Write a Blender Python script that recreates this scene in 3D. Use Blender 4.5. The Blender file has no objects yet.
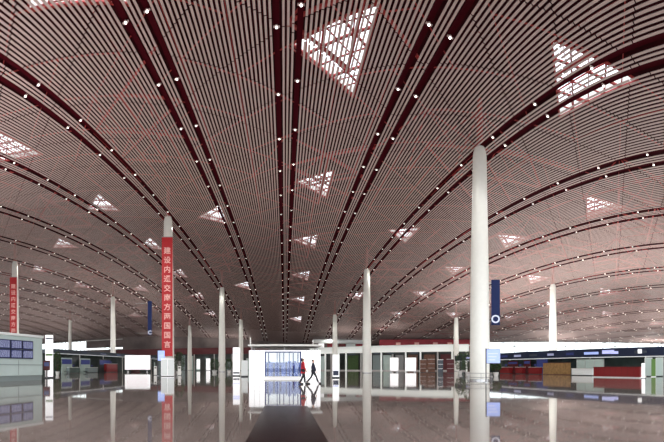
import bpy, bmesh, math, random
from mathutils import Vector, Matrix
random.seed(7)
C = bpy.context.scene.collection
PI = math.pi
CAM_H = 1.1
# ---------------------------------------------------------------- materials
def mat(name, col, rough=.6, metal=0., emis=None, es=0., spec=.5, ior=None, noise=0., nscale=3.):
    m = bpy.data.materials.new(name); m.use_nodes = True
    nt = m.node_tree; b = nt.nodes['Principled BSDF']
    b.inputs['Base Color'].default_value = (*col, 1)
    b.inputs['Roughness'].default_value = rough
    b.inputs['Metallic'].default_value = metal
    b.inputs['Specular IOR Level'].default_value = spec
    if ior: b.inputs['IOR'].default_value = ior
    if emis:
        b.inputs['Emission Color'].default_value = (*emis, 1)
        b.inputs['Emission Strength'].default_value = es
    if noise > 0:
        tc = nt.nodes.new('ShaderNodeTexCoord'); n = nt.nodes.new('ShaderNodeTexNoise')
        n.inputs['Scale'].default_value = nscale; n.inputs['Detail'].default_value = 4
        r = nt.nodes.new('ShaderNodeMapRange')
        r.inputs['From Min'].default_value = .3; r.inputs['From Max'].default_value = .7
        r.inputs['To Min'].default_value = 1-noise; r.inputs['To Max'].default_value = 1+noise
        mx = nt.nodes.new('ShaderNodeVectorMath'); mx.operation = 'SCALE'
        mx.inputs[0].default_value = col
        nt.links.new(tc.outputs['Object'], n.inputs['Vector'])
        nt.links.new(n.outputs['Fac'], r.inputs['Value'])
        nt.links.new(r.outputs['Result'], mx.inputs['Scale'])
        nt.links.new(mx.outputs['Vector'], b.inputs['Base Color'])
    return m
def glass(name, tint, refl=.12):
    m = bpy.data.materials.new(name); m.use_nodes = True
    nt = m.node_tree; nt.nodes.clear()
    o = nt.nodes.new('ShaderNodeOutputMaterial'); t = nt.nodes.new('ShaderNodeBsdfTransparent')
    g = nt.nodes.new('ShaderNodeBsdfGlossy'); mx = nt.nodes.new('ShaderNodeMixShader')
    t.inputs['Color'].default_value = (*tint, 1); g.inputs['Roughness'].default_value = .02
    mx.inputs[0].default_value = refl
    nt.links.new(t.outputs[0], mx.inputs[1]); nt.links.new(g.outputs[0], mx.inputs[2])
    nt.links.new(mx.outputs[0], o.inputs['Surface'])
    return m
def speckle_floor():
    m = mat('polished_granite', (.2, .18, .175), .04, ior=1.72)
    nt = m.node_tree; b = nt.nodes['Principled BSDF']
    tc = nt.nodes.new('ShaderNodeTexCoord')
    n = nt.nodes.new('ShaderNodeTexNoise'); n.inputs['Scale'].default_value = 1.3; n.inputs['Detail'].default_value = 8
    br = nt.nodes.new('ShaderNodeTexBrick'); br.offset = 0
    br.inputs['Scale'].default_value = 1; br.inputs['Brick Width'].default_value = 1.2; br.inputs['Row Height'].default_value = 1.2
    br.inputs['Mortar Size'].default_value = .006; br.inputs['Color1'].default_value = (.150, .122, .112, 1)
    br.inputs['Color2'].default_value = (.142, .116, .106, 1); br.inputs['Mortar'].default_value = (.13, .106, .097, 1)
    mx = nt.nodes.new('ShaderNodeMix'); mx.data_type = 'RGBA'; mx.blend_type = 'MULTIPLY'; mx.inputs[0].default_value = 1
    cr = nt.nodes.new('ShaderNodeValToRGB')
    cr.color_ramp.elements[0].position = .3; cr.color_ramp.elements[0].color = (.85, .85, .85, 1)
    cr.color_ramp.elements[1].position = .7; cr.color_ramp.elements[1].color = (1.12, 1.1, 1.1, 1)
    nt.links.new(tc.outputs['Object'], n.inputs['Vector']); nt.links.new(tc.outputs['Object'], br.inputs['Vector'])
    nt.links.new(n.outputs['Fac'], cr.inputs['Fac'])
    nt.links.new(br.outputs['Color'], mx.inputs[6]); nt.links.new(cr.outputs['Color'], mx.inputs[7])
    nt.links.new(mx.outputs[2], b.inputs['Base Color'])
    # very slight unevenness of the polished slabs
    n2 = nt.nodes.new('ShaderNodeTexNoise'); n2.inputs['Scale'].default_value = .9; n2.inputs['Detail'].default_value = 2
    bp = nt.nodes.new('ShaderNodeBump'); bp.inputs['Strength'].default_value = .05; bp.inputs['Distance'].default_value = .02
    nt.links.new(tc.outputs['Object'], n2.inputs['Vector']); nt.links.new(n2.outputs['Fac'], bp.inputs['Height'])
    nt.links.new(bp.outputs['Normal'], b.inputs['Normal'])
    return m
M = dict(
    floor=speckle_floor(),
    runner=mat('dark_runner', (.012, .004, .004), .22, ior=1.35, spec=.12, noise=.25, nscale=2),
    louvre=mat('louvre_aluminium', (.53, .395, .37), .5),  # white metal; the pink of bounced red light is in the colour
    deck=mat('roof_deck_maroon', (.035, .004, .006), .9, spec=.1, noise=.25, nscale=.4),
    channel=mat('seam_red', (.055, .001, .005), .9, spec=.1),
    truss=mat('truss_red', (.42, .035, .032), .6),
    glowwhite=mat('self_lit_white_fascia', (.82, .84, .8), .4, emis=(.95, 1, .95), es=.3),  # glow put in to brighten shop fascia and posts, which are no lamps
    white=mat('white_paint', (.84, .84, .80), .45),
    column=mat('column_white', (.86, .86, .80), .35, noise=.02),
    offwhite=mat('offwhite_panel', (.8, .84, .83), .35),
    mullion=mat('mullion_grey', (.5, .48, .47), .5),
    grey=mat('grey_panel', (.25, .25, .25), .5),
    darkgrey=mat('dark_grey', (.05, .055, .06), .5),
    black=mat('black_rubber', (.012, .012, .014), .6),
    steel=mat('brushed_steel', (.5, .5, .5), .3, 1.),
    navy=mat('navy_fascia', (.007, .016, .05), .45),
    darkfascia=mat('slate_fascia', (.05, .065, .085), .4),
    blue=mat('blue_banner', (.004, .014, .085), .6, spec=.3),
    lamp=mat('lamp_lens', (1, 1, 1), .4, emis=(1, .96, .9), es=5),
    strip=mat('light_strip', (.8, .85, .85), .4, emis=(.95, 1, 1), es=.25),
    red=mat('banner_red', (.52, .022, .028), .6),
    redpanel=mat('counter_red', (.19, .007, .009), .45),
    darkred=mat('dark_red', (.09, .006, .009), .5),
    pinktext=mat('banner_text', (.95, .55, .5), .6),
    paletext=mat('pale_text', (.8, .85, 1), .5),
    teal=mat('teal_glass_panel', (.50, .61, .59), .22, noise=.05, nscale=.6),
    tealdark=mat('teal_plinth', (.22, .27, .27), .35),
    screen=mat('screen_blue', (.015, .022, .08), .3, emis=(.03, .04, .16), es=.5),
    screenrow=mat('screen_rows', (.3, .32, .45), .4, emis=(.30, .34, .55), es=.45),
    frame=mat('screen_frame', (.015, .02, .06), .4),
    lightbox=mat('self_lit_white', (.88, .88, .88), .4, emis=(1, .99, 1), es=.7),  # lit boxes, and added glow for the kiosk walls and cabinets
    lightblue=mat('lightbox_blue', (.3, .4, .8), .4, emis=(.42, .52, .95), es=.55),
    lavender=mat('lightbox_lavender', (.5, .55, .9), .4, emis=(.5, .52, .85), es=.6),
    poster=mat('poster_blue', (.06, .10, .32), .4, emis=(.10, .16, .5), es=.5, noise=.5, nscale=2.5),
    posterdark=mat('poster_navy', (.02, .03, .12), .4, emis=(.02, .035, .16), es=.4),
    pinkprint=mat('pink_print', (.85, .45, .55), .5),
    greenglass=mat('green_glass_wall', (.07, .10, .092), .2, noise=.3, nscale=.5),
    palegreen=mat('pale_green_glass', (.42, .52, .48), .2),
    gold=mat('golden_slats', (.36, .22, .09), .4, noise=.3, nscale=3),
    wood=mat('brown_wood', (.14, .06, .035), .5, noise=.3, nscale=2),
    leaf=mat('leaf_green', (.035, .075, .015), .6, noise=.5, nscale=6),
    stem=mat('stem_brown', (.08, .05, .03), .8),
    soil=mat('soil', (.03, .02, .015), .95),
    pot=mat('pot_white', (.75, .75, .72), .4),
    greenbanner=mat('green_banner', (.10, .22, .04), .5),
    skin=mat('skin', (.55, .33, .24), .55),
    hair=mat('hair_black', (.012, .01, .01), .6),
    redcoat=mat('red_coat', (.42, .008, .02), .7),
    navycoat=mat('navy_coat', (.02, .024, .05), .75),
    trousers=mat('dark_trousers', (.012, .013, .02), .8),
    shoe=mat('black_shoe', (.01, .01, .01), .4),
    lip=mat('lip', (.4, .12, .1), .5), eye=mat('eye_dark', (.02, .015, .01), .2),
    wallred=mat('gallery_red', (.36, .03, .045), .6, noise=.2, nscale=.3),
    wallfar=mat('far_wall_brown', (.20, .16, .15), .7, noise=.3, nscale=.2),
    shopdark=mat('shop_interior_dark', (.035, .038, .035), .5, noise=.5, nscale=.6),
    glass=glass('clear_glass', (.95, .98, .97), .08),
    skyglass=glass('skylight_glass', (.97, .98, 1.0), .05),
    terrace=mat('outside_paving', (.35, .34, .33), .9, noise=.1, nscale=.2),
)
M['lamp'].cycles.emission_sampling = 'NONE'
# ---------------------------------------------------------------- mesh helper
class MB:
    def __init__(s): s.v = []; s.f = []; s.mi = []; s.cur = 0
    def quad(s, *p):
        n = len(s.v); s.v += [tuple(q) for q in p]; s.f.append(tuple(range(n, n+len(p)))); s.mi.append(s.cur)
    def box(s, x0, x1, y0, y1, z0, z1):
        n = len(s.v)
        s.v += [(x0,y0,z0),(x1,y0,z0),(x1,y1,z0),(x0,y1,z0),(x0,y0,z1),(x1,y0,z1),(x1,y1,z1),(x0,y1,z1)]
        for q in ((3,2,1,0),(4,5,6,7),(0,1,5,4),(1,2,6,5),(2,3,7,6),(3,0,4,7)):
            s.f.append(tuple(n+i for i in q)); s.mi.append(s.cur)
        return s
    def tube(s, a, b, r0, r1=None, n=8, cap=True):
        a = Vector(a); b = Vector(b); r1 = r0 if r1 is None else r1
        d = (b-a).normalized(); u = d.orthogonal().normalized(); w = d.cross(u); k = len(s.v)
        for c, r in ((a, r0), (b, r1)):
            for i in range(n):
                t = 2*PI*i/n; s.v.append(tuple(c+u*math.cos(t)*r+w*math.sin(t)*r))
        for i in range(n):
            j = (i+1) % n; s.f.append((k+i, k+j, k+n+j, k+n+i)); s.mi.append(s.cur)
        if cap:
            s.f.append(tuple(k+i for i in reversed(range(n)))); s.mi.append(s.cur)
            s.f.append(tuple(k+n+i for i in range(n))); s.mi.append(s.cur)
        return s
    def lathe(s, prof, n=32, cx=0, cy=0, cap=True):
        k = len(s.v)
        for r, z in prof:
            for i in range(n):
                t = 2*PI*i/n; s.v.append((cx+r*math.cos(t), cy+r*math.sin(t), z))
        for a in range(len(prof)-1):
            for i in range(n):
                j = (i+1) % n; s.f.append((k+a*n+i, k+a*n+j, k+(a+1)*n+j, k+(a+1)*n+i)); s.mi.append(s.cur)
        if cap:
            s.f.append(tuple(k+i for i in reversed(range(n)))); s.mi.append(s.cur)
            m_ = k+(len(prof)-1)*n; s.f.append(tuple(m_+i for i in range(n))); s.mi.append(s.cur)
        return s
    def torus(s, R, r, z, cx=0, cy=0, n=32, m=8):
        k = len(s.v)
        for i in range(n):
            t = 2*PI*i/n
            for j in range(m):
                p = 2*PI*j/m; q = R+r*math.cos(p)
                s.v.append((cx+q*math.cos(t), cy+q*math.sin(t), z+r*math.sin(p)))
        for i in range(n):
            for j in range(m):
                a = k+i*m+j; b = k+i*m+(j+1) % m; c = k+((i+1) % n)*m+(j+1) % m; d = k+((i+1) % n)*m+j
                s.f.append((a, d, c, b)); s.mi.append(s.cur)
        return s
    def build(s, name, mats, parent=None, loc=None, smooth=False, bevel=0):
        me = bpy.data.meshes.new(name); me.from_pydata(s.v, [], s.f)
        if not isinstance(mats, (list, tuple)): mats = [mats]
        for m in mats: me.materials.append(m)
        if len(mats) > 1: me.polygons.foreach_set('material_index', s.mi)
        if smooth: me.polygons.foreach_set('use_smooth', [True]*len(s.f))
        me.update()
        o = bpy.data.objects.new(name, me); C.objects.link(o)
        if parent: o.parent = parent
        if loc: o.location = loc
        if bevel:
            b = o.modifiers.new('bevel', 'BEVEL'); b.width = bevel; b.segments = 2; b.limit_method = 'ANGLE'
        if smooth:
            try:
                me.set_sharp_from_angle(angle=math.radians(40))
            except Exception: pass
        return o
def tag(o, label, cat=None, group=None):
    o['label'] = label
    if cat: o['category'] = cat
    if group: o['group'] = group
    return o
def struct(o, label=None):
    o['kind'] = 'structure'
    if label: o['label'] = label
    return o
def thing(name, label, cat, loc=(0, 0, 0), rz=0, group=None):
    o = bpy.data.objects.new(name, None); C.objects.link(o); o.empty_display_size = .3
    o.location = loc; o.rotation_euler = (0, 0, rz)
    return tag(o, label, cat, group)
def copy_tree(o, parent=None):
    c = o.copy(); C.objects.link(c); c.parent = parent
    for ch in [k for k in bpy.data.objects if k.parent == o]: copy_tree(ch, c)
    return c
def text_obj(name, s, size, m, parent, loc, rot, depth=.02, bold=0.0):
    cu = bpy.data.curves.new(name, 'FONT'); cu.body = s; cu.size = size; cu.extrude = depth/2
    cu.align_x = 'CENTER'; cu.align_y = 'CENTER'; cu.offset = bold
    t = bpy.data.objects.new(name+'_tmp', cu); C.objects.link(t)
    bpy.context.view_layer.update()
    me = bpy.data.meshes.new_from_object(t.evaluated_get(bpy.context.evaluated_depsgraph_get()))
    bpy.data.objects.remove(t); bpy.data.curves.remove(cu)
    me.materials.clear(); me.materials.append(m)
    o = bpy.data.objects.new(name, me); C.objects.link(o); o.parent = parent
    o.location = loc; o.rotation_euler = rot
    return o
def pol(deg, d):  # bearing in radians from the hall's long axis, distance from the middle of the concourse
    return math.sin(deg)*d, math.cos(deg)*d
def brg(px): return (px-284.63)/316.08
def at(px, d): return pol(brg(px), d)
# ---------------------------------------------------------------- the roof
S = 17.0
def roof(X, Y, dz=0.0):
    x = X/S; y = Y/S
    q = 1-.0278*x+.1229*y-.0087*x*x-.0088*x*y-.0237*y*y
    lo = .585; k = .05
    h = max(k-abs(q-lo), 0)/k
    return (max(q, lo)+h*h*k*.25)*S+CAM_H+dz
XL, XR, YB, YF = -146., 150., -5., 128.
def yfar(X):
    return YF if X < 48 else YF-(X-48)*1.06
BAY = 7.866; X0 = .2; GAP = 1.292; SW = .38
PY = 4.67; KS = PY/2/(BAY/2); BP = 3.4; BM = 26.8
# louvres
lv = MB(); V = lv.v; FA = lv.f; MI = lv.mi
def strip(x, w, y0, y1, step, gap, h=.03):
    # cut lines
    if gap > 0:
        cuts = []
        for b, sgn in ((BP, 1), (BM, -1)):
            k0 = math.floor((y0-b-sgn*KS*x)/PY)-1; k1 = math.ceil((y1-b-sgn*KS*x)/PY)+1
            cuts += [b+sgn*KS*x+k*PY for k in range(k0, k1+1)]
        cuts = sorted(c for c in cuts if y0+.3 < c < y1-.3)
        cc = []
        for c in cuts:
            if not cc or c-cc[-1] > .3: cc.append(c)
        e = [y0-gap/2]+cc+[y1+gap/2]
        segs = [(e[i]+gap/2, e[i+1]-gap/2) for i in range(len(e)-1)]
        for a, b in segs:
            n = len(V)
            for y in (a, b):
                z = roof(x, y)
                V.extend([(x-w/2, y, z), (x+w/2, y, z), (x+w/2, y, z+h), (x-w/2, y, z+h)])
            FA.extend([(n, n+4, n+5, n+1), (n+1, n+5, n+6, n+2), (n+2, n+6, n+7, n+3), (n+3, n+7, n+4, n)])
            FA.extend([(n, n+1, n+2, n+3), (n+7, n+6, n+5, n+4)])
            MI.extend([0]*6)
    else:
        ns = max(1, int(math.ceil((y1-y0)/step))); n = len(V)
        for i in range(ns+1):
            y = y0+(y1-y0)*i/ns; z = roof(x, y)
            V.extend([(x-w/2, y, z), (x+w/2, y, z), (x+w/2, y, z+h), (x-w/2, y, z+h)])
        for i in range(ns):
            a = n+i*4; b = a+4
            FA.extend([(a, b, b+1, a+1), (a+1, b+1, b+2, a+2), (a+2, b+2, b+3, a+3), (a+3, b+3, b, a)]); MI.extend([0]*4)
ch = MB()
nb0 = int(math.floor((XL-X0)/BAY)); nb1 = int(math.ceil((XR-X0)/BAY))
def louvre(x, w=.130):
    ye = yfar(x)
    near = 56 if abs(x) < 50 else 0
    if near and ye > near:
        strip(x, w, YB, near, 0, .075); strip(x, w, near, ye, 6, 0)
    else: strip(x, w, YB, ye, 6, 0)
pairs = []
for n in range(nb0+1, nb1):
    xc = X0+n*BAY; pairs.append((n, xc))
    for k in (-1, 0, 1): louvre(xc+k*.268)
    a = xc+GAP/2+SW/2; b = xc+BAY-GAP/2-SW/2; cnt = 23; p = (b-a)/cnt
    if n+1 < nb1:
        for k in range(cnt): louvre(a+p*(k+.5))
    for sx in (-1, 1):   # red channel above each open seam
        x = xc+sx*GAP/2; ye = yfar(x); y = YB
        while y < ye-.1:
            y2 = min(y+6, ye); z0 = roof(x, y); z1 = roof(x, y2); m_ = len(ch.v)
            for yy, zz in ((y, z0), (y2, z1)):
                ch.v += [(x-SW/2+.03, yy, zz+.16), (x+SW/2-.03, yy, zz+.16), (x+SW/2-.03, yy, zz+.30), (x-SW/2+.03, yy, zz+.30)]
            ch.f += [(m_, m_+4, m_+5, m_+1), (m_+1, m_+5, m_+6, m_+2), (m_+2, m_+6, m_+7, m_+3), (m_+3, m_+7, m_+4, m_)]
            ch.mi += [0]*4; y = y2
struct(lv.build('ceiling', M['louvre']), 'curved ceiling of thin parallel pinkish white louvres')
struct(ch.build('trim_1', M['channel']), 'dark red channels in the open seams of the louvred ceiling')
# skylights: triangles in the deck
DZ = 4.4
tri = []
for k in range(-5, 7):
    for j in range(-1, 8):
        if k % 2 == 0: cy = 22.9+17.9*j
        else:
            if j % 2: continue
            cy = 14.2+17.9*j
        cx = 5.9+15.5*k
        if cy > yfar(cx)-8 or cy < -6: continue
        s = 7.7 if cy < 30 and abs(k) < 2 else 6.6 if cy < 16 else 6.4
        tri.append([(cx-s*.70, cy), (cx, cy-s/2), (cx, cy+s/2)])
# roof deck with holes: built on a fine grid through bmesh boolean-free tessellation
from mathutils.geometry import delaunay_2d_cdt
vs = []; es = []; tri_edges = []
gx = [XL+(XR-XL)*i/37 for i in range(38)]; gy = [YB+(YF-YB)*i/18 for i in range(19)]
def in_tri(p, t, m_=0.):
    (x1, y1), (x2, y2), (x3, y3) = t; x, y = p
    s1 = (x2-x1)*(y-y1)-(y2-y1)*(x-x1); s2 = (x3-x2)*(y-y2)-(y3-y2)*(x-x2); s3 = (x1-x3)*(y-y3)-(y1-y3)*(x-x3)
    return (s1 > m_ and s2 > m_ and s3 > m_) or (s1 < -m_ and s2 < -m_ and s3 < -m_)
for x in gx:
    for y in gy:
        if y > yfar(x)+9: continue
        if any(in_tri((x, y), t) for t in tri): continue
        vs.append(Vector((x, y)))
for t in tri:
    n = len(vs); vs += [Vector(p) for p in t]; es += [(n, n+1), (n+1, n+2), (n+2, n)]
r = delaunay_2d_cdt(vs, es, [], 0, 1e-4)
dk = MB(); dk.v = [(v.x, v.y, roof(v.x, v.y, DZ)) for v in r[0]]
for f in r[2]:
    c = sum((r[0][i] for i in f), Vector((0, 0)))/len(f)
    if any(in_tri((c.x, c.y), t) for t in tri): continue
    dk.f.append(tuple(reversed(f))); dk.mi.append(0)
struct(dk.build('trim_3', M['deck']), 'dark maroon roof deck above the louvres')
for i, t in enumerate(tri):
    P3 = [Vector((x, y, roof(x, y, DZ))) for x, y in t]
    g = MB(); g.quad(*P3)
    w = struct(g.build('window_%d' % (i+1), M['skyglass']), 'triangular skylight glazing')
    fm = MB()
    up = Vector((0, 0, .9))
    for a in range(3):
        A, B = P3[a], P3[(a+1) % 3]
        fm.cur = 1; fm.quad(A, B, B+up, A+up)
        fm.cur = 0; fm.tube(A, B, .11, n=4)
    for a in range(3):
        A, B, Cc = P3[a], P3[(a+1) % 3], P3[(a+2) % 3]
        for q in ((.2, .4, .6, .8) if t[0][1] < 30 else (.4, .8)):
            fm.tube(A.lerp(B, q), A.lerp(Cc, q), .10 if q in (.4, .8) else .06, n=4)
    fm.build('window_frame', [M['truss'], M['white']], w)
# space frame
tr = MB()
def node(i, j): return (X0+i*BAY/2, BP+KS*(X0+i*BAY/2)+j*PY)   # on the + family of lines
HX = BAY/2
def nd(i, j, dz):
    x = X0+i*HX; y = 3.4+.1+(j+(.5 if i % 2 else 0))*PY+.4
    return (x, y, roof(x, y, dz))
for i in range(-20, 19):
    for j in range(-3, 22):
        x, y, _ = nd(i, j, 0)
        if y > 96 or y > yfar(x)-6: continue
        o = 0 if i % 2 else -1
        near = min(math.hypot(x-t[1][0]+4, y-t[0][1]-10) for t in tri) < 5.6
        if near:
            a0 = nd(i, j, .8)
            for b in (nd(i, j+1, .8), nd(i+1, j+o, .8), nd(i+1, j+o+1, .8)): tr.tube(a0, b, .10, n=4, cap=False)
        if j % 2 == 0:
            a1 = nd(i, j, DZ-.5)
            for b in (nd(i, j+2, DZ-.5), nd(i+2, j-1, DZ-.5), nd(i+2, j+1, DZ-.5)): tr.tube(a1, b, .045, n=4, cap=False)
            if near:
                for b in (nd(i, j+1, .8), nd(i, j-1, .8), nd(i+1, j+o, .8), nd(i-1, j+o+1, .8)): tr.tube(a1, b, .06, n=4, cap=False)
struct(tr.build('trim_2', M['truss']), 'red steel space frame above the louvres')
# seam downlights
lm = MB(); lm.cur = 0; lm.box(-.18, .18, -.04, .04, 0, .05); lm.lathe([(.09, .06), (.1, .0), (.085, -.012)], 12)
lm.cur = 1; lm.lathe([(.065, -.012), (.06, -.035), (.03, -.05), (.01, -.052)], 12)
spots = []
for n, xc in pairs:
    for sx in (-1, 1):
        x = xc+sx*GAP/2; j = -5
        while True:
            y = 15.1+PY*j+{(0, -1): 2.3, (0, 1): 1.1}.get((n, sx), 0); j += 1
            if y > yfar(x)-4: break
            if y < 3: continue
            th = math.atan2(x, y); d = math.hypot(x, y); z = roof(x, y)
            if -.9 < th < 1.2 and (z-CAM_H)/d < 1.16: spots.append((d, x, y, z, n, sx))
spots.sort()
lamp0 = None
ORD = 'first second third fourth fifth sixth seventh eighth ninth tenth eleventh twelfth thirteenth fourteenth fifteenth sixteenth seventeenth eighteenth nineteenth twentieth'.split()
def lamp_label(n, sx, k):
    k_ = ORD[k] if k < 20 else 'last-but-%d' % k
    if n == 0: return 'round downlight, %s along the middle open seam on the %s side' % (k_, 'flight screen' if sx < 0 else 'red counter')
    side = 'flight screen' if n < 0 else 'red counter'
    inner = 'inner' if n*sx < 0 else 'outer'
    return 'round downlight, %s along the %s seam of the %s pair towards the %s' % (k_, inner, ORD[abs(n)-1], side)
seen_ = {}
for d, x, y, z, n_, sx_ in spots[:300]:
    if lamp0 is None:
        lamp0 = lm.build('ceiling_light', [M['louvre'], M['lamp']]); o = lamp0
        tag(o, 'small round white downlight in an open seam of the louvred ceiling', 'ceiling light', 'downlights along the ceiling seams')
    else: o = lamp0.copy(); C.objects.link(o)
    o.location = (x, y, z)
    k_ = seen_.get((n_, sx_), 0); seen_[(n_, sx_)] = k_+1; o['label'] = lamp_label(n_, sx_, k_)
rest = MB()
for d, x, y, z, _n, _s in spots[300:]:
    if d > 130: continue
    rest.cur = 0; rest.box(x-.17, x+.17, y-.06, y+.06, z-.01, z+.05)
    rest.cur = 1; rest.box(x-.06, x+.06, y-.06, y+.06, z-.07, z-.011)
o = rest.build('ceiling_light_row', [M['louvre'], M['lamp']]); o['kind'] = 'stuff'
tag(o, 'rows of tiny distant downlights in the far ceiling seams', 'ceiling lights')
# ---------------------------------------------------------------- floor and walls
fl = MB(); fl.box(XL, XR, YB-7, YF+2, -.3, 0); struct(fl.build('floor', M['floor']), 'polished grey brown granite floor mirroring the hall')
ou = MB(); ou.box(-400, 400, -300, 400, -.6, -.32); struct(ou.build('outside_ground', M['terrace']), 'paving outside the hall')
# far wall with a clerestory on the left
wf = MB()
def wallseg(x0, x1, z0, z1): wf.box(x0, x1, YF, YF+.4, z0, z1)
wallseg(XL, -72, 0, 9.6)
wf.box(-93, -72, YF, YF+.4, 10.5, 14.2)
n = 30
for i in range(n):
    a = XL+(-72-XL)*i/n; b = XL+(-72-XL)*(i+1)/n
    wf.box(a, b, YF, YF+.4, min(roof(a, YF), 14.2), roof(a, YF)+DZ)
for i in range(12): wf.box(-72+122*i/12, -72+122*(i+1)/12, YF, YF+.4, 0, roof(-72+122*i/12, YF)+DZ)
struct(wf.build('wall_far', M['wallfar']), 'dim brown wall closing the far end of the hall')
g = MB(); g.box(XL, -72, YF+.15, YF+.2, 9.6, 14.2)
w = struct(g.build('window_%d' % (len(tri)+1), M['glass']), 'bright clerestory strip in the far wall')
fm = MB()
for i in range(31):
    x = XL+(-72-XL)*i/30; fm.box(x-.12, x+.12, YF+.02, YF+.38, 9.6, 14.2)
fm.box(XL, -72, YF-.05, YF+.38, 9.4, 9.7); fm.box(XL, -72, YF-.05, YF+.38, 14.1, 14.4)
fm.build('window_frame', M['white'], w)
wl = MB(); wl.box(XL-.4, XL, 60, YF, 0, 24); struct(wl.build('wall_left', M['wallfar']))
# slanted glass curtain wall on the right
A = Vector((48, YF+.2, 0)); B = Vector((XR, yfar(XR)+.2, 0)); L = (B-A).length; ang = math.atan2(B.y-A.y, B.x-A.x)
g = MB(); g.box(0, L, -.02, .02, .6, 11.2)
w = g.build('wall_right', M['glass']); w.location = A; w.rotation_euler.z = ang; struct(w, 'bright glass curtain wall along the right side')
fm = MB(); nn = 30
for i in range(nn+1):
    x = L*i/nn; fm.box(x-.1, x+.1, -.25, .25, 0, 11.2)
    if i < nn and i % 4 == 1:
        fm.tube((x, -.3, 11), (x+L/nn*2, -.3, 7.6), .12, n=6); fm.tube((x+L/nn*2, -.3, 11), (x, -.3, 7.6), .12, n=6)
for z in (0.3, 3.6, 7.2): fm.box(0, L, -.2, .2, z-.1, z+.1)
fm.box(0, L, -.3, .3, 10.9, 16)
fm.build('mullion', M['mullion'], w)
# ---------------------------------------------------------------- columns
def column(x, y, label, r0=.83, r1=.58, guard=False):
    t = thing('column', label, 'column', (x, y, 0), group='white tapered roof columns')
    zt = roof(x, y)
    prof = [(r0*1.0, 0), (r0, .2), (r0, 3)]
    for k in range(1, 9):
        q = k/8; prof.append((r0+(r1-r0)*q**1.3, 3+(zt-3.6)*q))
    prof += [(r1*.92, zt-.25), (r1*.75, zt+.1)]
    MBs = MB().lathe(prof, 40); MBs.build('shaft', M['column'], t, smooth=True)
    b = MB().lathe([(r0+.06, 0), (r0+.06, .12), (r0+.01, .14)], 40); b.build('base_ring', M['steel'], t, smooth=True)
    MB().lathe([(r1*.7, 0), (r1*.5, .5), (.2, DZ-.2)], 20, cap=False).build('roof_bracket', M['truss'], t, loc=(0, 0, zt+.05), smooth=True)
    if guard:
        q = MB()
        for z in (.28, .62): q.torus(r0+.28, .025, z)
        for k in range(6):
            a = k*PI/3; q.tube(((r0+.28)*math.cos(a), (r0+.28)*math.sin(a), 0), ((r0+.28)*math.cos(a), (r0+.28)*math.sin(a), .64), .02)
        q.build('guard_rail', M['steel'], t)
    return t
cols = [
 (15.4, 21.7, 'thickest white column, carrying the large blue banner with letter O', True),
 (-15.5, 40.1, 'white column behind the long low-hanging red banner with pale characters', False),
 (-15.1, 75.2, 'slender white column between the red banner column and the white kiosk', False),
 (15.4, 57.9, 'tall white column standing between the white kiosk and the two poster boards', False),
 (-46.9, 77.7, 'white column rising behind the canopy with the slate fascia', False),
 (-47.2, 41.2, 'white column carrying a red banner behind the flight screen wall', False),
 (46.9, 41.3, 'white column standing behind the island with the dark blue fascia', False),
 (14.7, 91.6, 'thin distant white column above the white kiosk, behind the shop row', False),
 (-14.5, 104.2, 'thin distant white column between the slender one and the white kiosk', False),
 (-78.6, 97.4, 'tiny distant white column between the flight screen wall and the slate fascia end', False),
 (46.3, 76.8, 'thin distant white column between the shop row and the thickest column', False),
 (-35.0, 113.0, 'tiny distant white column between the red banner column and the slender one', False)]
for x, y, l, gd in cols: column(x, y, l, guard=gd)
# ---------------------------------------------------------------- red banners
def red_banner(px, d, top, bot, w, chars, pitch, label, rz):
    x, y = at(px, d)
    t = thing('banner', label, 'banner', (x, y, bot), rz)
    h = top-bot
    b = MB()
    nseg = 24
    for i in range(nseg):
        z0 = h*i/nseg; z1 = h*(i+1)/nseg
        d0 = .03*math.sin(i*1.1); d1 = .03*math.sin((i+1)*1.1)
        for xa, xb in ((-w/2, 0), (0, w/2)):
            b.quad((xa, d0, z0), (xb, d0-.02, z0), (xb, d1-.02, z1), (xa, d1, z1))
            b.quad((xa, d0+.03, z0), (xa, d1+.03, z1), (xb, d1+.03, z1), (xb, d0+.03, z0))
    b.build('cloth', M['red'], t)
    for zz in (h+.02, -.02):
        MB().tube((-w/2-.08, .02, zz), (w/2+.08, .02, zz), .045).build('rod', M['steel'], t)
        for sx in (-.3, .3): MB().tube((sx, .02, zz), (sx, 1.16, zz), .03).build('bracket', M['steel'], t)
    z = h-1.85
    for i, c in enumerate(chars):
        o = text_obj('character', c, .92, M['pinktext'], t, (0, -.075, z-i*pitch), (PI/2, 0, 0), .05, .012)
        o['label'] = 'pale pink character'
    return t
red_banner(167.2, 41.0, 18.0, 2.55, 1.4, '建设内通交南方两国国言', 1.215, 'long red vertical banner with pale characters ending above the white two-door cabinet', -brg(167.2))
red_banner(13.3, 60.6, 18.4, 3.2, 1.35, '建设内通交南方两国国言', 1.215, 'red vertical banner with pale characters rising from behind the flight screen wall', -brg(13.3))
# ---------------------------------------------------------------- blue letter banners
def blue_banner(x, y, z0, z1, w, letter, label, rz, arm):
    t = thing('hanging_sign', label, 'sign', (x, y, z0), rz); h = z1-z0
    MB().box(-w/2, w/2, -.06, .06, 0, h).build('sign_panel', M['blue'], t, bevel=.02)
    o = text_obj('letter', letter, w*1.25, M['paletext'], t, (0, -.075, w*.62), (PI/2, 0, 0), .03, .02); o['label'] = 'pale letter'
    for z in (.3, h-.3): MB().tube((-w/2, 0, z), (-w/2-arm, 0, z), .04).build('bracket', M['steel'], t)
bx, by = at(495.6, 26.9)
blue_banner(bx, by, 4.7, 8.55, .74, 'O', 'tall dark blue banner with a pale letter O on the thickest column', -brg(495.6), .35)
bx, by = at(149.8, 42.5)
blue_banner(bx, by, 5.4, 10.0, .56, 'C', 'narrow dark blue banner with a pale foot, hung beside the long red banner', -brg(149.8), 1.7)
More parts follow.
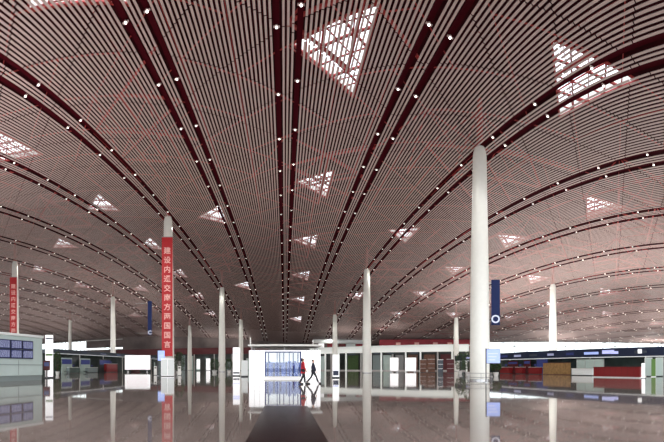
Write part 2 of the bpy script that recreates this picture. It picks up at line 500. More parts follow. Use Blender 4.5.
# ---------------------------------------------------------------- flight information wall
t = thing('flight_information_wall', 'pale teal booth wall with a grid of blue flight screens', 'information booth', (-19, 0, 0))
MB().box(-4.5, 0, 6, 19.75, .42, 3.62).build('body', M['teal'], t, bevel=.03)
MB().box(-4.6, .06, 5.9, 19.85, 3.62, 3.82).build('cornice', M['offwhite'], t, bevel=.02)
MB().box(-4.45, -.05, 6.05, 19.7, 0, .42).build('plinth', M['tealdark'], t)
q = MB()
for k in range(5): q.box(-.001, .012, 6+2.75*k+2.7, 6+2.75*k+2.74, .5, 1.7)
q.box(0, .03, 6, 19.7, 1.28, 1.33); q.build('trim_line', M['tealdark'], t)
for r_ in range(2):
    for c_ in range(6):
        y1 = 18.55-1.25*c_; z0 = 1.80+.75*r_
        s_ = MB().box(.02, .10, y1-1.23, y1-.02, z0, z0+.73).build('screen', M['frame'], t, bevel=.01)
        s2 = MB(); s2.cur = 0; s2.box(.10, .106, y1-1.17, y1-.08, z0+.06, z0+.67)
        s2.cur = 1
        for k in range(7):
            zz = z0+.60-k*.077
            yy = y1-.12
            while yy > y1-1.1:
                L_ = random.choice((.10, .16, .22)); s2.box(.106, .109, max(yy-L_, y1-1.14), yy, zz-.025, zz+.02); yy -= L_+.05
        s2.build('display', [M['screen'], M['screenrow']], s_)
# totem beside it
def totem(name, label, px, d, w, h, body='offwhite', bands=(), group=None, face=None, cat='sign totem'):
    x, y = at(px, d); t = thing(name, label, cat, (x, y, 0), -brg(px))
    MB().box(-w/2-.06, w/2+.06, -.2, .2, 0, .12).build('base', M['darkgrey'], t, bevel=.01)
    MB().box(-w/2, w/2, -.13, .13, .12, h).build('panel', M[body], t, bevel=.02)
    for z0, z1, m in bands:
        q = MB().box(-w/2+.05, w/2-.05, -.15, -.131, z0, z1).build('printed_band', M[m], t); q['label'] = m.replace('lightbox', 'pale').replace('_', ' ')+' band'
    return t
totem('sign_totem', 'tall white lightbox totem beside the teal flight screen wall', 49.2, 33, .82, 4.45, 'lightbox', [(4.0, 4.15, 'frame'), (2.3, 2.5, 'greenbanner')])
totem('sign_totem', 'tall white totem with blue text bands, beside the white kiosk', 236.4, 40, .88, 3.6, 'lightbox', [(2.75, 2.95, 'lavender'), (2.5, 2.65, 'lavender'), (.9, 1.0, 'lavender'), (.3, .5, 'navy')])
totem('sign_totem', 'short white totem with a blue foot, beside the two walking people', 335.8, 33, .66, 2.4, 'lightbox', [(.25, .75, 'navy'), (.8, .95, 'lavender')])
totem('sign_totem', 'white panel totem squeezed between the tall totem and the kiosk', 244.6, 37, .75, 1.9, 'offwhite', [])
x, y = at(46.6, 31)
t = thing('service_terminal', 'dark red terminal in front of the white totem by the flight screens', 'terminal', (x, y, 0), -brg(46.6))
MB().box(-.3, .3, -.2, .2, 0, .08).build('base', M['darkgrey'], t)
MB().box(-.1, .1, -.08, .08, .08, .8).build('stand', M['grey'], t)
MB().box(-.34, .34, -.12, .12, .8, 1.75).build('cabinet', M['darkred'], t, bevel=.03)
MB().box(-.24, .24, -.135, -.121, 1.2, 1.6).build('display', M['screen'], t)
# ---------------------------------------------------------------- potted plants
def plant(label, px, d, h, w, seed, group=None):
    x, y = at(px, d); t = thing('potted_tree', label, 'plant', (x, y, 0))
    rd = random.Random(seed)
    MB().lathe([(.2*w, 0), (.27*w, .45), (.29*w, .5), (.25*w, .5), (.25*w, .44)], 20).build('pot', M['pot'], t, smooth=True)
    MB().lathe([(.245*w, .43), (.01, .46)], 16).build('soil', M['soil'], t)
    tk = MB()
    for k in range(3):
        a = k*2.1; tk.tube((.05*math.cos(a), .05*math.sin(a), .42), (.2*w*math.cos(a+.5), .2*w*math.sin(a+.5), h*.75), .03, .015)
    tk.build('trunk', M['stem'], t)
    lf = MB()
    for k in range(900):
        u = rd.random(); z = .75+(h-.75)*u
        rr = w*.5*(math.sin(PI*min(1, .15+u*.83))**.6)*(.35+.65*math.sqrt(rd.random())); a = rd.random()*2*PI
        p = Vector((rr*math.cos(a), rr*math.sin(a), z))
        dr = Vector((math.cos(a)+rd.uniform(-.6, .6), math.sin(a)+rd.uniform(-.6, .6), rd.uniform(-.5, .8))).normalized()
        sd = dr.cross(Vector((rd.uniform(-1, 1), rd.uniform(-1, 1), 1))).normalized(); L_ = rd.uniform(.14, .26)
        lf.quad(p, p+dr*L_*.5+sd*.05, p+dr*L_-Vector((0, 0, .03)), p+dr*L_*.5-sd*.05)
    lf.build('foliage', M['leaf'], t)
plant('bushy green potted tree between the flight screen wall and slate canopy', 57.5, 45, 3.3, 1.1, 1)
plant('bushy green potted tree beside the white two-door cabinet', 179, 45, 3.2, 1.5, 2)
plant('tall green potted tree touching the outline of the thickest column', 468.5, 42, 3.2, 1.6, 3)
plant('green potted tree between the dark red display cabinet and the tall tree', 460, 52, 3.4, 1.5, 4)
plant('low green potted tree behind the pale blue sign of the thickest column', 496, 38, 1.75, 1.2, 5)
plant('dark green potted tree beside the white distant lightbox', 214.5, 62, 2.7, 1.9, 6)
plant('dark green potted tree between the slender column and the tall totem', 229, 62, 2.7, 1.4, 7)
# ---------------------------------------------------------------- pole signs
def pole_sign(label, px, d, z0, z1, w, m, side=1):
    x, y = at(px, d); t = thing('pole_sign', label, 'sign', (x, y, 0), -brg(px))
    MB().lathe([(.22, 0), (.22, .03), (.05, .05)], 20).build('base', M['steel'], t)
    MB().tube((0, 0, .04), (0, 0, z1+.05), .04).build('pole', M['darkgrey'], t)
    a, b = (.05, .05+w) if side > 0 else (-.05-w, -.05)
    f = MB().box(a-.03, b+.03, -.06, .06, z0-.03, z1+.03).build('sign_frame', M['darkgrey'], t, bevel=.01)
    q = MB(); q.box(a, b, -.075, -.061, z0, z1); q.cur = 1
    for k in range(3): q.box(a+.1, b-.35+.1*k, -.085, -.0755, z0+.2+k*.22, z0+.26+k*.22)
    q.build('sign_face', [M[m], M['paletext']], t)
pole_sign('pale blue sign on a dark pole at the foot of the thickest column', 486, 22.5, 1.4, 2.38, .95, 'lightblue')
pole_sign('pale blue sign on a pole at the foot of the red banner column', 157.5, 40, 1.95, 3.2, .85, 'lightblue')
# white cabinet at red-banner column base
x, y = at(167.6, 39)
t = thing('cabinet', 'white two-door cabinet at the foot of the red banner column', 'cabinet', (x, y, 0), -brg(167))
MB().box(-.8, .8, -.3, .3, .08, 2.15).build('body', M['lightbox'], t, bevel=.02)  # body glows only to read white, it is no lightbox
MB().box(-.76, .76, -.26, .26, 0, .08).build('plinth', M['darkgrey'], t)
for s_ in (-1, 1):
    dd = MB().box(min(.02*s_, .78*s_), max(.02*s_, .78*s_), -.325, -.301, .14, 2.1).build('door', M['offwhite'], t, bevel=.005)
    MB().box(.08*s_-.015, .08*s_+.015, -.36, -.326, .95, 1.2).build('handle', M['steel'], dd)
def bin_(label, px, d, w=.42, h=1.25):
    x, y = at(px, d); t = thing('waste_bin', label, 'bin', (x, y, 0), -brg(px))
    MB().box(-w/2, w/2, -.2, .2, .05, h).build('body', M['white'], t, bevel=.03)
    MB().box(-w/2+.02, w/2-.02, -.18, .18, 0, .05).build('base', M['darkgrey'], t)
    MB().box(-w/2+.07, w/2-.07, -.215, -.201, h-.3, h-.15).build('opening', M['black'], t)
bin_('slim white bin between the wide pink-printed billboard and the cabinet', 155.4, 44)
bin_('slim white bin in front of the bushy tree by the cabinet', 179.4, 42)
# distant lightboxes
totem('lightbox', 'pale green edged distant lightbox beside the plain white one', 198.3, 105, 1.2, 4.0, 'palegreen', [(.5, 3.7, 'lightbox')], cat='lightbox')
totem('lightbox', 'plain white distant lightbox beside the dark green potted tree', 208.2, 105, 1.35, 4.0, 'lightbox', cat='lightbox')
# ---------------------------------------------------------------- billboards
def billboard(label, px, d, w, z0, z1, print_=True):
    x, y = at(px, d); t = thing('billboard', label, 'billboard', (x, y, 0), -brg(px))
    MB().box(-w/2-.08, w/2+.08, -.12, .12, z0-.08, z1+.08).build('frame', M['mullion'], t)
    fq = MB(); fq.box(-w/2, w/2, -.14, -.121, z0, z1)
    for s_ in (-1, 1):
        q = MB(); q.box(s_*w*.38-.06, s_*w*.38+.06, -.08, .08, .04, z0-.07); q.box(s_*w*.38-.2, s_*w*.38+.2, -.3, .3, 0, .05)
        q.build('leg', M['steel'], t)
    if print_:
        fq.cur = 1; rd = random.Random(int(px))
        for r_ in range(6):
            xx = -w*.42
            while xx < w*.38:
                L_ = rd.uniform(.15, .5); zz = z1-.45-r_*(z1-z0-.7)/6
                fq.box(xx, xx+L_, -.147, -.1395, zz-.06, zz+.03); xx += L_+.12
    fq.build('face', [M['lightbox'], M['pinkprint']], t)
billboard('wide white billboard with rows of pink print below the slate canopy end', 137.6, 73, 5.8, .6, 3.85)
billboard('narrower of two white poster boards before the shop row', 394.2, 72, 1.85, .35, 3.25, False)
billboard('wider of two white poster boards before the shop row', 410.6, 72, 2.45, .3, 3.25, False)
# ---------------------------------------------------------------- runner
rn = MB(); rn.box(-.57, .64, -5, 8.95, 0.0, .006)
tag(rn.build('floor_runner', M['runner']), 'long dark maroon runner on the shiny floor leading to the white kiosk', 'runner')
# ---------------------------------------------------------------- white kiosk
t = thing('kiosk', 'white kiosk in the middle of the hall with a large blue display window', 'kiosk', (0, 30.3, 0))
w0, w1 = -1.9, 1.6
q = MB(); q.box(-3.43, w0, 0, .15, .0, 2.72); q.box(w1, 3.45, 0, .15, .0, 2.72); q.box(w0, w1, 0, .15, 2.62, 2.72); q.box(w0, w1, 0, .15, 0, .12)
q.box(-3.43, -3.28, .15, 3.2, 0, 2.72); q.box(3.3, 3.45, .15, 3.2, 0, 2.72); q.box(-3.28, 3.3, 3.05, 3.2, 0, 2.72)
q.build('wall', M['lightbox'], t)  # walls given a glow of their own to read pure white
for x in (-2.9, -2.4, 2.1, 2.6, 3.05): MB().box(x-.012, x+.012, -.006, 0, .05, 2.7).build('panel_joint', M['mullion'], t)
MB().box(w0-.1, w1+.1, -.35, -.001, .12, .24).build('ledge', M['white'], t, bevel=.01)
MB().box(-3.3, 3.35, .2, 3.0, 2.72, 2.8).build('ceiling_panel', M['grey'], t)
MB().box(-3.5, 3.6, -.5, 3.5, 3.12, 3.26).build('canopy', M['white'], t, bevel=.03)
for x, yy in ((-3.2, -.2), (3.2, -.2), (-3.2, 3.0), (3.2, 3.0), (0, -.2)):
    MB().tube((x, max(yy, .3), 2.72), (x, max(yy, .3), 3.14), .04).build('post', M['steel'], t)
MB().tube((-3.3, .1, 3.2), (-3.3, .1, 4.0), .06).build('mast', M['white'], t)
f = MB(); f.box(w0, w0+.12, -.02, .12, .24, 2.62); f.box(w1-.14, w1, -.02, .12, .24, 2.62); f.box(w0, w1, -.02, .12, 2.50, 2.62)
for x in (-.72, .45): f.box(x-.03, x+.03, -.01, .1, .24, 2.5)
f = f.build('window_frame', M['posterdark'], t)
MB().box(w0+.12, w1-.14, .03, .05, .24, 2.5).build('pane', M['glass'], f)
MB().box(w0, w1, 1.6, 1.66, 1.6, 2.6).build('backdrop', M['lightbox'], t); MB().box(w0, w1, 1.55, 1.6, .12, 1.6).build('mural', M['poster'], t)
rd = random.Random(5); q = MB(); q2 = MB()
for k in range(16):
    x = w0+.12+k*.21; h = rd.uniform(1.1, 1.75); w_ = rd.uniform(.08, .2)
    (q if k % 3 else q2).box(x, x+w_, rd.uniform(.5, 1.4), 1.5, .13, h)
q.box(w0+.1, w1-.1, 1.3, 1.5, .13, .7)
for x in (-1.65, -.55, -.15, .8, 1.25): q2.box(x, x+.12, .6, 1.4, 1.5, 2.5)
q.build('display_stand', M['poster'], t); q2.build('display_panel', M['posterdark'], t)
# ---------------------------------------------------------------- check-in islands
def canopy(name, label, cx, y0, y1, side, h, th, fasc, nsign, seed):
    """side=-1: the open front looks towards -x."""
    t = thing(name, label, 'check-in island', (cx, y0, 0)); Ln = y1-y0; dx = 7.5*(-side)
    a, b = sorted((0, dx))
    MB().box(a+.2, b-.2, .2, Ln-.2, h-.12, h).build('canopy_roof', M['grey'], t)
    q = MB()
    q.box(*sorted((0, .25*(-side))), 0, Ln, h-th, h); q.box(*sorted((dx, dx-.25*(-side))), 0, Ln, h-th, h)
    q.box(a, b, 0, .25, h-th, h); q.box(a, b, Ln-.25, Ln, h-th, h)
    q.build('fascia', M[fasc], t)
    xf = .0*side
    MB().box(*sorted((.02*(-side), .3*(-side))), .1, Ln-.1, h-th-.12, h-th-.02).build('light_strip', M['strip'], t)
    MB().box(*sorted((dx*.5, dx*.5+.12)), 1, Ln-1, 0, h-.2).build('back_wall', M['greenglass'], t)
    k = int(Ln//8)
    for i in range(k+1):
        y = .5+i*(Ln-1)/k
        MB().tube((dx*.12, y, 0), (dx*.12, y, h-.1), .09, n=12).build('post', M['white'], t, smooth=True)
    rd = random.Random(seed)
    for i in range(nsign):
        y = Ln*(i+.5)/nsign; L_ = rd.uniform(1.0, 2.6)
        m = rd.choice(('lavender', 'screen', 'blue', 'lightblue', 'darkfascia', 'screenrow'))
        sp = MB().box(*sorted((.04*side, .0)), y-L_/2, y+L_/2, h-th+.35, h-.45).build('sign_panel', M[m], t)
    return t
R_IS = canopy('check_in_island', 'long check-in island with dark blue canopy fascia and lit signs', 37, 8, 62, -1, 3.72, 1.15, 'navy', 14, 3)
L_IS = canopy('check_in_island', 'long check-in island with slate canopy fascia behind the wide billboard', -38, 42, 96, 1, 4.45, .75, 'darkfascia', 8, 9)
def lightsign(label, cx, y, z, L_, hh, m):
    t = MB().box(-.08, 0, -L_/2, L_/2, 0, hh).build('lit_sign', M[m]); t.location = (cx, y, z); tag(t, label, 'sign')
lightsign('lavender lit sign on the dark blue fascia above the long red counter', 36.95, 22.5, 2.95, 1.9, .5, 'lavender')
lightsign('small square white lit sign on the dark blue fascia', 36.95, 17.7, 2.9, .55, .55, 'lightbox')
def desk(label, x, y, side, L_=1.9, h=1.15, front='redpanel', back='darkgrey', tall=2.6):
    t = thing('check_in_desk', label, 'check-in desk', (x, y, 0), 0 if side < 0 else PI, 'check-in desks')
    MB().box(0, .7, -L_/2, L_/2, .08, h-.05).build('body', M[front], t, bevel=.01)
    MB().box(.05, .66, -L_/2+.05, L_/2-.05, 0, .08).build('plinth', M['darkgrey'], t)
    MB().box(-.06, .76, -L_/2-.05, L_/2+.05, h-.05, h).build('counter_top', M['offwhite'], t, bevel=.01)
    m_ = MB().box(.3, .35, -.3, .3, h+.15, h+.5).build('monitor', M['black'], t)
    MB().box(.29, .3, -.27, .27, h+.18, h+.47).build('display', M['screen'], m_)
    MB().tube((.35, 0, h), (.35, 0, h+.2), .03).build('monitor_stand', M['black'], t)
    MB().box(1.9, 1.98, -L_/2, L_/2, 0, tall).build('back_panel', M[back], t)
    MB().box(1.86, 1.9, -L_/2+.15, L_/2-.15, 1.7, tall-.25).build('overhead_display', M['screen'], t)
    MB().box(.1, .6, L_/2+.05, L_/2+.75, .25, .35).build('baggage_belt', M['black'], t)
desk('red check-in desk next to the thickest column under the blue fascia', 35.6, 42.6, -1, 2.6, back='darkred', tall=2.3)
desk('narrow red check-in desk, middle one of three under the blue fascia', 35.6, 38.9, -1, 1.7, back='darkred', tall=2.4)
desk('red check-in desk beside the golden slatted partition', 35.6, 35.4, -1, 2.4, back='posterdark', tall=2.75)
# golden partition
t = thing('slatted_partition', 'golden brown slatted partition under the dark blue canopy', 'partition', (35.4, 27.9, 0))
q = MB()
for k in range(26): q.box(-.05, .1, k*.205, k*.205+.13, .1, 1.72)
q.build('slats', M['gold'], t)
q = MB(); q.box(-.06, .12, -.02, 5.35, 0, .1); q.box(-.06, .12, -.02, 5.35, 1.72, 1.78); q.box(.1, .14, 0, 5.3, .1, 1.7); q.build('frame', M['wood'], t)
t = thing('counter', 'white low counter between the golden partition and the red counter', 'counter', (33.8, 24.7, 0))
MB().box(0, .7, -1.7, 1.7, .08, .9).build('body', M['offwhite'], t, bevel=.02); MB().box(.05, .65, -1.65, 1.65, 0, .08).build('plinth', M['darkgrey'], t)
MB().box(-.05, .75, -1.75, 1.75, .9, .95).build('counter_top', M['white'], t)
t = thing('glass_screen', 'pale green glass screen standing behind the white low counter', 'glass screen', (36.0, 25.0, 0))
MB().box(0, .05, -2.4, 2.2, .1, 2.2).build('pane', M['palegreen'], t)
q = MB()
for yy in (-2.4, -.9, .7, 2.2): q.box(-.03, .08, yy-.03, yy+.03, 0, 2.25)
q.box(-.03, .08, -2.4, 2.2, 2.2, 2.26); q.build('frame', M['steel'], t)
# long red counter
xa, ya = at(593.5, 35); xb, yb = at(640, 32.2); Ln = math.hypot(xb-xa, yb-ya)
t = thing('counter', 'long dark red panelled counter in front of the dark blue canopy', 'counter', (xa, ya, 0), math.atan2(yb-ya, xb-xa))
MB().box(0, Ln, 0, .8, .1, 1.1).build('body', M['redpanel'], t, bevel=.01)
MB().box(.04, Ln-.04, .04, .76, 0, .1).build('plinth', M['offwhite'], t)
MB().box(-.04, Ln+.04, -.05, .85, 1.1, 1.15).build('counter_top', M['redpanel'], t)
for k in range(1, 8): MB().box(Ln*k/8-.012, Ln*k/8+.012, -.006, .0, .1, 1.1).build('panel_joint', M['darkred'], t)
x, y = at(643.3, 31); t = thing('post_sign', 'white upright sign post at the end of the red counter', 'sign', (x, y, 0), -brg(643))
MB().box(-.17, .17, -.08, .08, .04, 1.5).build('panel', M['lightbox'], t, bevel=.02); MB().box(-.25, .25, -.2, .2, 0, .04).build('base', M['darkgrey'], t)
x, y = at(653.5, 36); t = thing('standing_banner', 'narrow green standing banner between two glass screens', 'banner', (x, y, 0), -brg(653))
MB().box(-.25, .25, -.02, .02, .06, 2.05).build('cloth', M['greenbanner'], t); MB().box(-.3, .3, -.12, .12, 0, .06).build('base', M['steel'], t)
for k, px in enumerate((648.5, 659.5)):
    x, y = at(px, 37.5); t = thing('glass_screen', ('glass screen between the white upright sign post and green banner', 'glass screen on the far side of the green standing banner')[k], 'glass screen', (x, y, 0), -brg(px))
    MB().box(-.42, .42, -.02, .02, .1, 2.2).build('pane', M['palegreen'], t)
    q = MB(); q.box(-.46, -.42, -.03, .03, 0, 2.24); q.box(.42, .46, -.03, .03, 0, 2.24); q.box(-.46, .46, -.03, .03, 2.2, 2.25); q.build('frame', M['white'], t)
# left island desks
desk('tall wide red check-in desk under the slate canopy', -36.4, 60.0, 1, 4.6, 1.9, tall=2.9)
desk('green glass fronted check-in desk next to the flight screen wall', -36.4, 46.5, 1, 3.2, 1.1, 'greenglass', 'palegreen', 2.9)
desk('dark teal check-in desk between the green and the tall red desk', -36.4, 52.5, 1, 3.4, 1.1, 'tealdark', 'palegreen', 2.9)
desk('dark maroon check-in desk beside the wide pink-printed billboard', -36.4, 72.0, 1, 3.4, 1.2, 'darkred', 'darkgrey', 2.9)
# ---------------------------------------------------------------- shop row right of the kiosk
SA = -math.atan2(108-80, 43.5-8.7)
t = thing('shop_row', 'long shop building with a broad white fascia behind the poster boards', 'shops', (8.7, 109.8, 0), SA); Ln = 53
MB().box(0, Ln, 0, 4.5, 5.7, 7.6).build('fascia', M['glowwhite'], t, bevel=.03)
MB().box(-.3, Ln+.3, -.4, 4.6, 7.6, 7.8).build('roof_edge', M['offwhite'], t)
MB().box(0, Ln, 4, 4.2, 0, 5.7).build('back_wall', M['shopdark'], t)
MB().box(.1, Ln-.1, .3, .5, 5.3, 5.7).build('soffit', M['darkgrey'], t)
for i, x in enumerate((.2, 3.6, 6.3, 8.6, 11.5, 14.2, 19.6, 23.0, 26.5, 30.2, 34.4, 39, 44.2, 48.5, 52.7)):
    MB().box(x-.22, x+.22, 0, .4, 0, 5.7).build('post', M['glowwhite'] if i % 3 else M['mullion'], t)
for x0, x1, m in ((1, 3.2, 'palegreen'), (4, 6, 'teal'), (6.8, 8.2, 'shopdark'), (9, 11.2, 'wallfar'), (14.6, 18.4, 'leaf'), (20.2, 22.6, 'leaf'), (23.5, 26, 'tealdark'), (27, 29.6, 'palegreen'), (31, 33.6, 'grey'), (35, 38, 'wood'), (40, 43.4, 'wood'), (45, 48, 'darkred'), (49.2, 52, 'greenglass')):
    MB().box(x0, x1, .6, .8, .3, 4.9).build('shop_panel', M[m], t)
for x in (15.5, 24, 28.4, 36): MB().box(x, x+2.2, -.1, 0, 5.1, 5.65).build('sign_panel', M['darkfascia'], t)
MB().box(0, Ln, .4, .6, 0, .3).build('skirting', M['mullion'], t)
# small things in front: display cabinets
def cabinet(label, px, d, w, h, m, top='offwhite'):
    x, y = at(px, d); t = thing('display_cabinet', label, 'cabinet', (x, y, 0), -brg(px))
    MB().box(-w/2, w/2, -.3, .3, .06, h).build('body', M[m], t, bevel=.02); MB().box(-w/2+.03, w/2-.03, -.26, .26, 0, .06).build('plinth', M['darkgrey'], t)
    MB().box(-w/2-.03, w/2+.03, -.33, .33, h, h+.06).build('top', M[top], t)
    for k in (1, 2): MB().box(-w/2+.05, w/2-.05, -.32, -.301, h*k/3-.02, h*k/3+.02).build('shelf', M[top], t)
cabinet('brown display cabinet beside the wider white poster board', 423, 68, 1.3, 2.7, 'wood')
cabinet('brown display cabinet between its brown twin and the pale topped one', 431.5, 68, 1.5, 2.8, 'wood')
cabinet('pale blue topped display cabinet in front of the shop row', 440.5, 60, 1.0, 2.5, 'darkfascia', 'lightbox')
cabinet('dark red display cabinet beside the green potted trees', 450.5, 60, 1.4, 2.6, 'darkred')
# upper gallery behind
t = thing('gallery', 'gallery with white balcony slab and red panels above the shop row', 'gallery', (10.5, 114.5, 0))
MB().box(0, 19, 1.5, 6, 0, 9.9).build('wall', M['wallfar'], t)
MB().box(0, 19, 0, 4, 9.9, 11.3).build('balcony_slab', M['offwhite'], t, bevel=.05)
for x0, x1, m in ((2, 4, 'lightbox'), (5.2, 9, 'wallred'), (9.6, 12, 'redpanel'), (12.4, 15.8, 'offwhite'), (16.2, 18.8, 'wallred')):
    MB().box(x0, x1, 1.2, 1.5, 8.0, 9.85).build('wall_panel', M[m], t)
q = MB()
for k in range(20): q.box(k*.98, k*.98+.05, 0, .05, 11.3, 11.85)
q.box(0, 19, 0, .06, 11.8, 11.86); q.build('railing', M['steel'], t)
t = thing('red_banded_building', 'low building with a broad red band behind the shop row', 'building', (33, 107, 0), -math.atan2(14, 27))
MB().box(0, 38, .3, 6, 0, 10.85).build('wall', M['wallfar'], t)
MB().box(0, 38, 0, .3, 8.2, 10.85).build('red_band', M['wallred'], t)
MB().box(0, 38, -.2, 6.2, 10.85, 10.95).build('roof_edge', M['darkred'], t)
for x in (6, 12.5, 19, 24): MB().box(x, x+1.6, -.05, 0, 8.9, 9.8).build('band_sign', M['pinktext'], t)
# far shops on the left of the kiosk
t = thing('far_shops', 'distant row of dim shop fronts under a dark red band', 'shops', (-70, 118, 0)); Ln = 64
MB().box(0, Ln, 1, 9, 0, 6.2).build('wall', M['shopdark'], t)
MB().box(0, Ln, .5, 1, 6.2, 8.6).build('fascia', M['darkred'], t)
rd = random.Random(11); x = .5
while x < Ln-2:
    w_ = rd.uniform(.8, 2.4); m = rd.choice(('greenglass', 'shopdark', 'grey', 'tealdark', 'palegreen', 'leaf', 'darkgrey', 'mullion', 'greenglass'))
    z1 = rd.uniform(3.0, 5.9)
    MB().box(x, x+w_, .6, 1, .1, z1).build('shop_front', M[m], t); x += w_+rd.uniform(.1, .5)
for x in (4, 13, 22, 27, 35, 43, 50): MB().box(x, x+.35, .3, .6, 0, 6.2).build('post', M['mullion'], t)
# ---------------------------------------------------------------- people
def skin_mesh(name, pts, edges, m, parent, sub=2, flat=1.0):
    me = bpy.data.meshes.new(name); me.from_pydata([p[:3] for p in pts], edges, [])
    o = bpy.data.objects.new(name, me); C.objects.link(o)
    sk = o.modifiers.new('skin', 'SKIN'); sk.use_smooth_shade = True
    for v, p in zip(me.skin_vertices[0].data, pts):
        r_ = p[3]; v.radius = (r_, r_*(p[4] if len(p) > 4 else 1)); v.use_root = False
    me.skin_vertices[0].data[0].use_root = True
    su = o.modifiers.new('sub', 'SUBSURF'); su.levels = sub; su.render_levels = sub
    bpy.context.view_layer.update()
    me2 = bpy.data.meshes.new_from_object(o.evaluated_get(bpy.context.evaluated_depsgraph_get()))
    bpy.data.objects.remove(o); me2.materials.clear(); me2.materials.append(m)
    me2.polygons.foreach_set('use_smooth', [True]*len(me2.polygons))
    o = bpy.data.objects.new(name, me2); C.objects.link(o); o.parent = parent
    return o
def person(label, x, y, rz, H, coat, long_coat, stride, legm='trousers', hairlong=False):
    k = H/1.7
    t = thing('person', label, 'person', (x, y, 0), rz)
    # walks along +y (local); hips at .90
    def leg(s, f):
        hip = (s*.09, 0, .90); knee = (s*.095, f*.17+.05, .49+(.02 if f < 0 else 0)); ank = (s*.09, f*.36-(.06 if f < 0 else 0), .10+(.05 if f < 0 else 0))
        toe = (s*.10, ank[1]+.17, .04+(.0 if f > 0 else -.01)); return hip, knee, ank, toe
    def arm(s, f):
        sh = (s*.185, 0, 1.40); el = (s*.225, -f*.10, 1.13); wr = (s*.225, -f*.06+.12*(1 if f < 0 else .3)-.0, .90); return sh, el, wr
    P = [(0, 0, .95, .13, .8)]; E = []
    def add(p, par): P.append(p); E.append((par, len(P)-1)); return len(P)-1
    sp = add((0, 0, 1.12, .115, .8), 0); chs = add((0, .01, 1.33, .135, .75), sp); nk = add((0, 0, 1.47, .05), chs)
    hd = add((0, .01, 1.545, .075), nk); hd2 = add((0, .02, 1.62, .085), hd); add((0, .01, 1.675, .06), hd2)
    hands = []
    for s, f in ((-1, stride), (1, -stride)):
        h_, kn, an, to = leg(s, f)
        a = add((*h_, .085), 0); a = add((*kn, .055), a); a = add((*an, .034), a); add((to[0], to[1]-.05, to[2]+.015, .026), a)
        s_, e_, w_ = arm(s, f)
        a = add((*s_, .05), chs); a = add((*e_, .04), a); a = add((*w_, .028), a)
        hx, hy, hz = w_; dn = (Vector(w_)-Vector(e_)).normalized(); palm = Vector(w_)+dn*.07
        b = add((*palm, .026), a); hands.append((s, Vector(w_), dn, palm))
        fw = Vector((0, 1, 0)); fw = (fw-dn*fw.dot(dn)).normalized()
        for q in range(4):
            off = fw*(.027-.018*q); L_ = (.065, .075, .07, .055)[q]
            p1 = palm+off+dn*.02; p2 = p1+dn*L_*.5; p3 = p2+(dn*.8+Vector((-s*.5, 0, 0))).normalized()*L_*.5
            c = add((*p1, .009), b); c = add((*p2, .0085), c); add((*p3, .007), c)
        th = Vector(w_)+dn*.03+fw*.03; c = add((*th, .011), a); add((*(th+dn*.04+fw*.02), .009), c)
    P = [tuple(v*k if i < 4 else v for i, v in enumerate(p)) for p in P]
    body = skin_mesh('body', P, E, M['skin'], t)
    # face
    q = MB(); q.tube((0, .095*k, 1.615*k), (0, .125*k, 1.585*k), .008, .014, 8); nose = q.build('nose', M['skin'], t, smooth=True)
    for s in (-1, 1):
        MB().lathe([(.001, -.006), (.011, 0), (.001, .006)], 10, cap=False).build('eye', M['eye'], t, loc=(s*.03*k, .097*k, 1.625*k))
        MB().lathe([(.004, -.03), (.014, -.01), (.016, .015), (.004, .03)], 10).build('ear', M['skin'], t, loc=(s*.086*k, .0, 1.61*k))
    MB().box(-.022, .022, -.004, .004, -.004, .004).build('mouth', M['lip'], t, loc=(0, .098*k, 1.56*k))
    # hair
    hr = [(0, -.01*k, 1.675*k, .098*k), (0, -.045*k, 1.63*k, .098*k), (0, -.055*k, 1.56*k, .07*k)]
    if hairlong: hr.append((0, -.06*k, 1.45*k, .06*k))
    skin_mesh('hair', hr, [(i, i+1) for i in range(len(hr)-1)], M['hair'], t)
    # trousers
    P = [(0, 0, .95, .145, .8)]; E = []
    for s, f in ((-1, stride), (1, -stride)):
        h_, kn, an, to = leg(s, f)
        a = add((*h_, .105), 0); a = add((*kn, .072), a); add((an[0], an[1], an[2]+.0, .062), a)
    P = [tuple(v*k if i < 4 else v for i, v in enumerate(p)) for p in P]
    skin_mesh('trousers', P, E, M[legm], t)
    for s, f in ((-1, stride), (1, -stride)):
        _, _, an, to = leg(s, f)
        skin_mesh('shoe', [(an[0]*k, (an[1]-.03)*k, .06*k, .06*k), (to[0]*k, (to[1]-.06)*k, .05*k, .055*k), (to[0]*k, (to[1]+.05)*k, .042*k, .048*k), (an[0]*k, (an[1]-.02)*k, (an[2]+.07)*k, .056*k)], [(0, 1), (1, 2), (0, 3)], M['shoe'], t, 1)
    P = [(0, 0, .98, .165, .85)]; E = []
    sp = add((0, 0, 1.15, .15, .85), 0); chs = add((0, .01, 1.33, .165, .8), sp); add((0, 0, 1.455, .075), chs)
    if long_coat: lw = add((0, .0, .78, .20, .9), 0); add((0, 0, .66, .21, .9), lw)
    else: add((0, 0, .86, .165, .85), 0)
    for s, f in ((-1, stride), (1, -stride)):
        s_, e_, w_ = arm(s, f)
        a = add((*s_, .075), chs); a = add((*e_, .062), a); add((*w_, .048), a)
    P = [tuple(v*k if i < 4 else v for i, v in enumerate(p)) for p in P]
    skin_mesh('coat', P, E, M[coat], t)
    return t
x, y = at(303.0, 20.5)
person('person in a red coat and dark trousers walking past the white kiosk', x, y, -PI/2+.1, 1.70, 'redcoat', True, .40, hairlong=True)
x, y = at(313.2, 20.9)
person('person in a dark navy jacket striding ahead of the red-coated one', x, y, -PI/2-.05, 1.62, 'navycoat', False, 1.0)
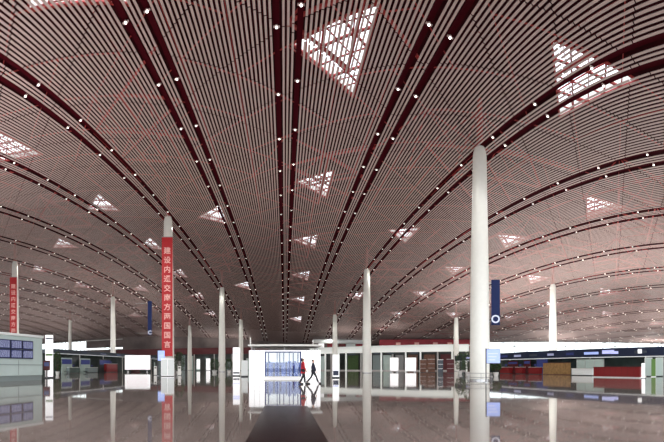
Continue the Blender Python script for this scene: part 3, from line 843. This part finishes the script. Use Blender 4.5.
# ---------------------------------------------------------------- light
def area(name, loc, sx, sy, power, col=(1, .97, .93), rot=(PI, 0, 0)):
    l = bpy.data.lights.new(name, 'AREA'); l.shape = 'RECTANGLE'; l.size = sx; l.size_y = sy; l.energy = power; l.color = col
    o = bpy.data.objects.new(name, l); C.objects.link(o); o.location = loc; o.rotation_euler = rot
UP = .86
for y in (14, 26, 38, 50, 60): area('fill_uplight', (41, y, 4.0), 2.5, 6, 2700*UP)
for y in (46, 58, 70, 82, 93): area('fill_uplight', (-42, y, 4.8), 2.5, 6, 620*UP)
for y in (9, 16): area('booth_fill', (-21.3, y, 4.1), 2.2, 5, 1250*UP)  # added fill on the booth top to brighten the ceiling
for x, y in ((75, 30), (75, 50), (78, 68), (105, 45), (-78, 60), (-78, 82), (-84, 104), (-108, 92)): area('fill_uplight', (x, y, 4.0), 2.5, 6, (2700 if x > 0 else 1500)*UP)  # added ceiling fill
for x, y in ((20, 104), (32, 94)): area('shop_fill', (x, y, 9), 6, 3, 350*UP)  # added fill above the shop row, lifting the far louvres
area('kiosk_fill', (0, 31.8, 3.5), 4.5, 2, 800*UP)  # fill added over the kiosk roof, no fixture there
for x in (-50, -30, -18): area('shop_fill', (x, 123, 9), 6, 3, 300*UP)  # added fill above the far shops for the end of the ceiling
def spot(loc, power):
    l = bpy.data.lights.new('downlight_beam', 'SPOT'); l.energy = power; l.spot_size = 2.5; l.spot_blend = .6; l.shadow_soft_size = .07; l.color = (1, .97, .92)
    o = bpy.data.objects.new('downlight_beam', l); C.objects.link(o); o.location = loc
DL = .75
for n, xc in pairs:
    if xc < -60 or xc > 60: continue
    for j in range(-1, 9):
        y = 15.1+PY*(3*j+(n % 2)); x = xc+GAP/2
        if y > yfar(x)-8 or y < -3: continue
        spot((x, y, roof(x, y)-.15), 1500*DL)
wd = bpy.data.worlds.new('sky'); bpy.context.scene.world = wd; wd.use_nodes = True
nt = wd.node_tree; bg = nt.nodes['Background']
tc = nt.nodes.new('ShaderNodeTexCoord'); ns = nt.nodes.new('ShaderNodeTexNoise'); ns.inputs['Scale'].default_value = 2.5; ns.inputs['Detail'].default_value = 3
cr = nt.nodes.new('ShaderNodeValToRGB'); cr.color_ramp.elements[0].position = .35; cr.color_ramp.elements[0].color = (.86, .92, 1, 1)
cr.color_ramp.elements[1].position = .7; cr.color_ramp.elements[1].color = (1, 1, 1, 1)
nt.links.new(tc.outputs['Generated'], ns.inputs['Vector']); nt.links.new(ns.outputs['Fac'], cr.inputs['Fac'])
nt.links.new(cr.outputs['Color'], bg.inputs['Color']); bg.inputs['Strength'].default_value = 3.2
# ---------------------------------------------------------------- camera (cylindrical panorama, as the photograph)
cam = bpy.data.cameras.new('camera'); co = bpy.data.objects.new('camera', cam); C.objects.link(co)
co.location = (0, 0, CAM_H); co.rotation_euler = (PI/2, 0, 0)
cam.type = 'PANO'; cam.panorama_type = 'CENTRAL_CYLINDRICAL'
F = 316.08
cam.central_cylindrical_range_u_min = -284.63/F; cam.central_cylindrical_range_u_max = (664-284.63)/F
cam.central_cylindrical_range_v_min = -(442-367.3)/F; cam.central_cylindrical_range_v_max = 367.3/F
cam.central_cylindrical_radius = 1.0
cam.clip_end = 1000; cam.clip_start = .05
sc = bpy.context.scene; sc.camera = co
sc.view_settings.view_transform = 'Standard'; sc.view_settings.look = 'None'; sc.view_settings.gamma = 1
sc.view_settings.use_curve_mapping = False; sc.view_settings.exposure = 0
sc.cycles.use_denoising = True; sc.cycles.max_bounces = 6; sc.cycles.diffuse_bounces = 3; sc.cycles.transparent_max_bounces = 12
sc.cycles.sample_clamp_indirect = 6
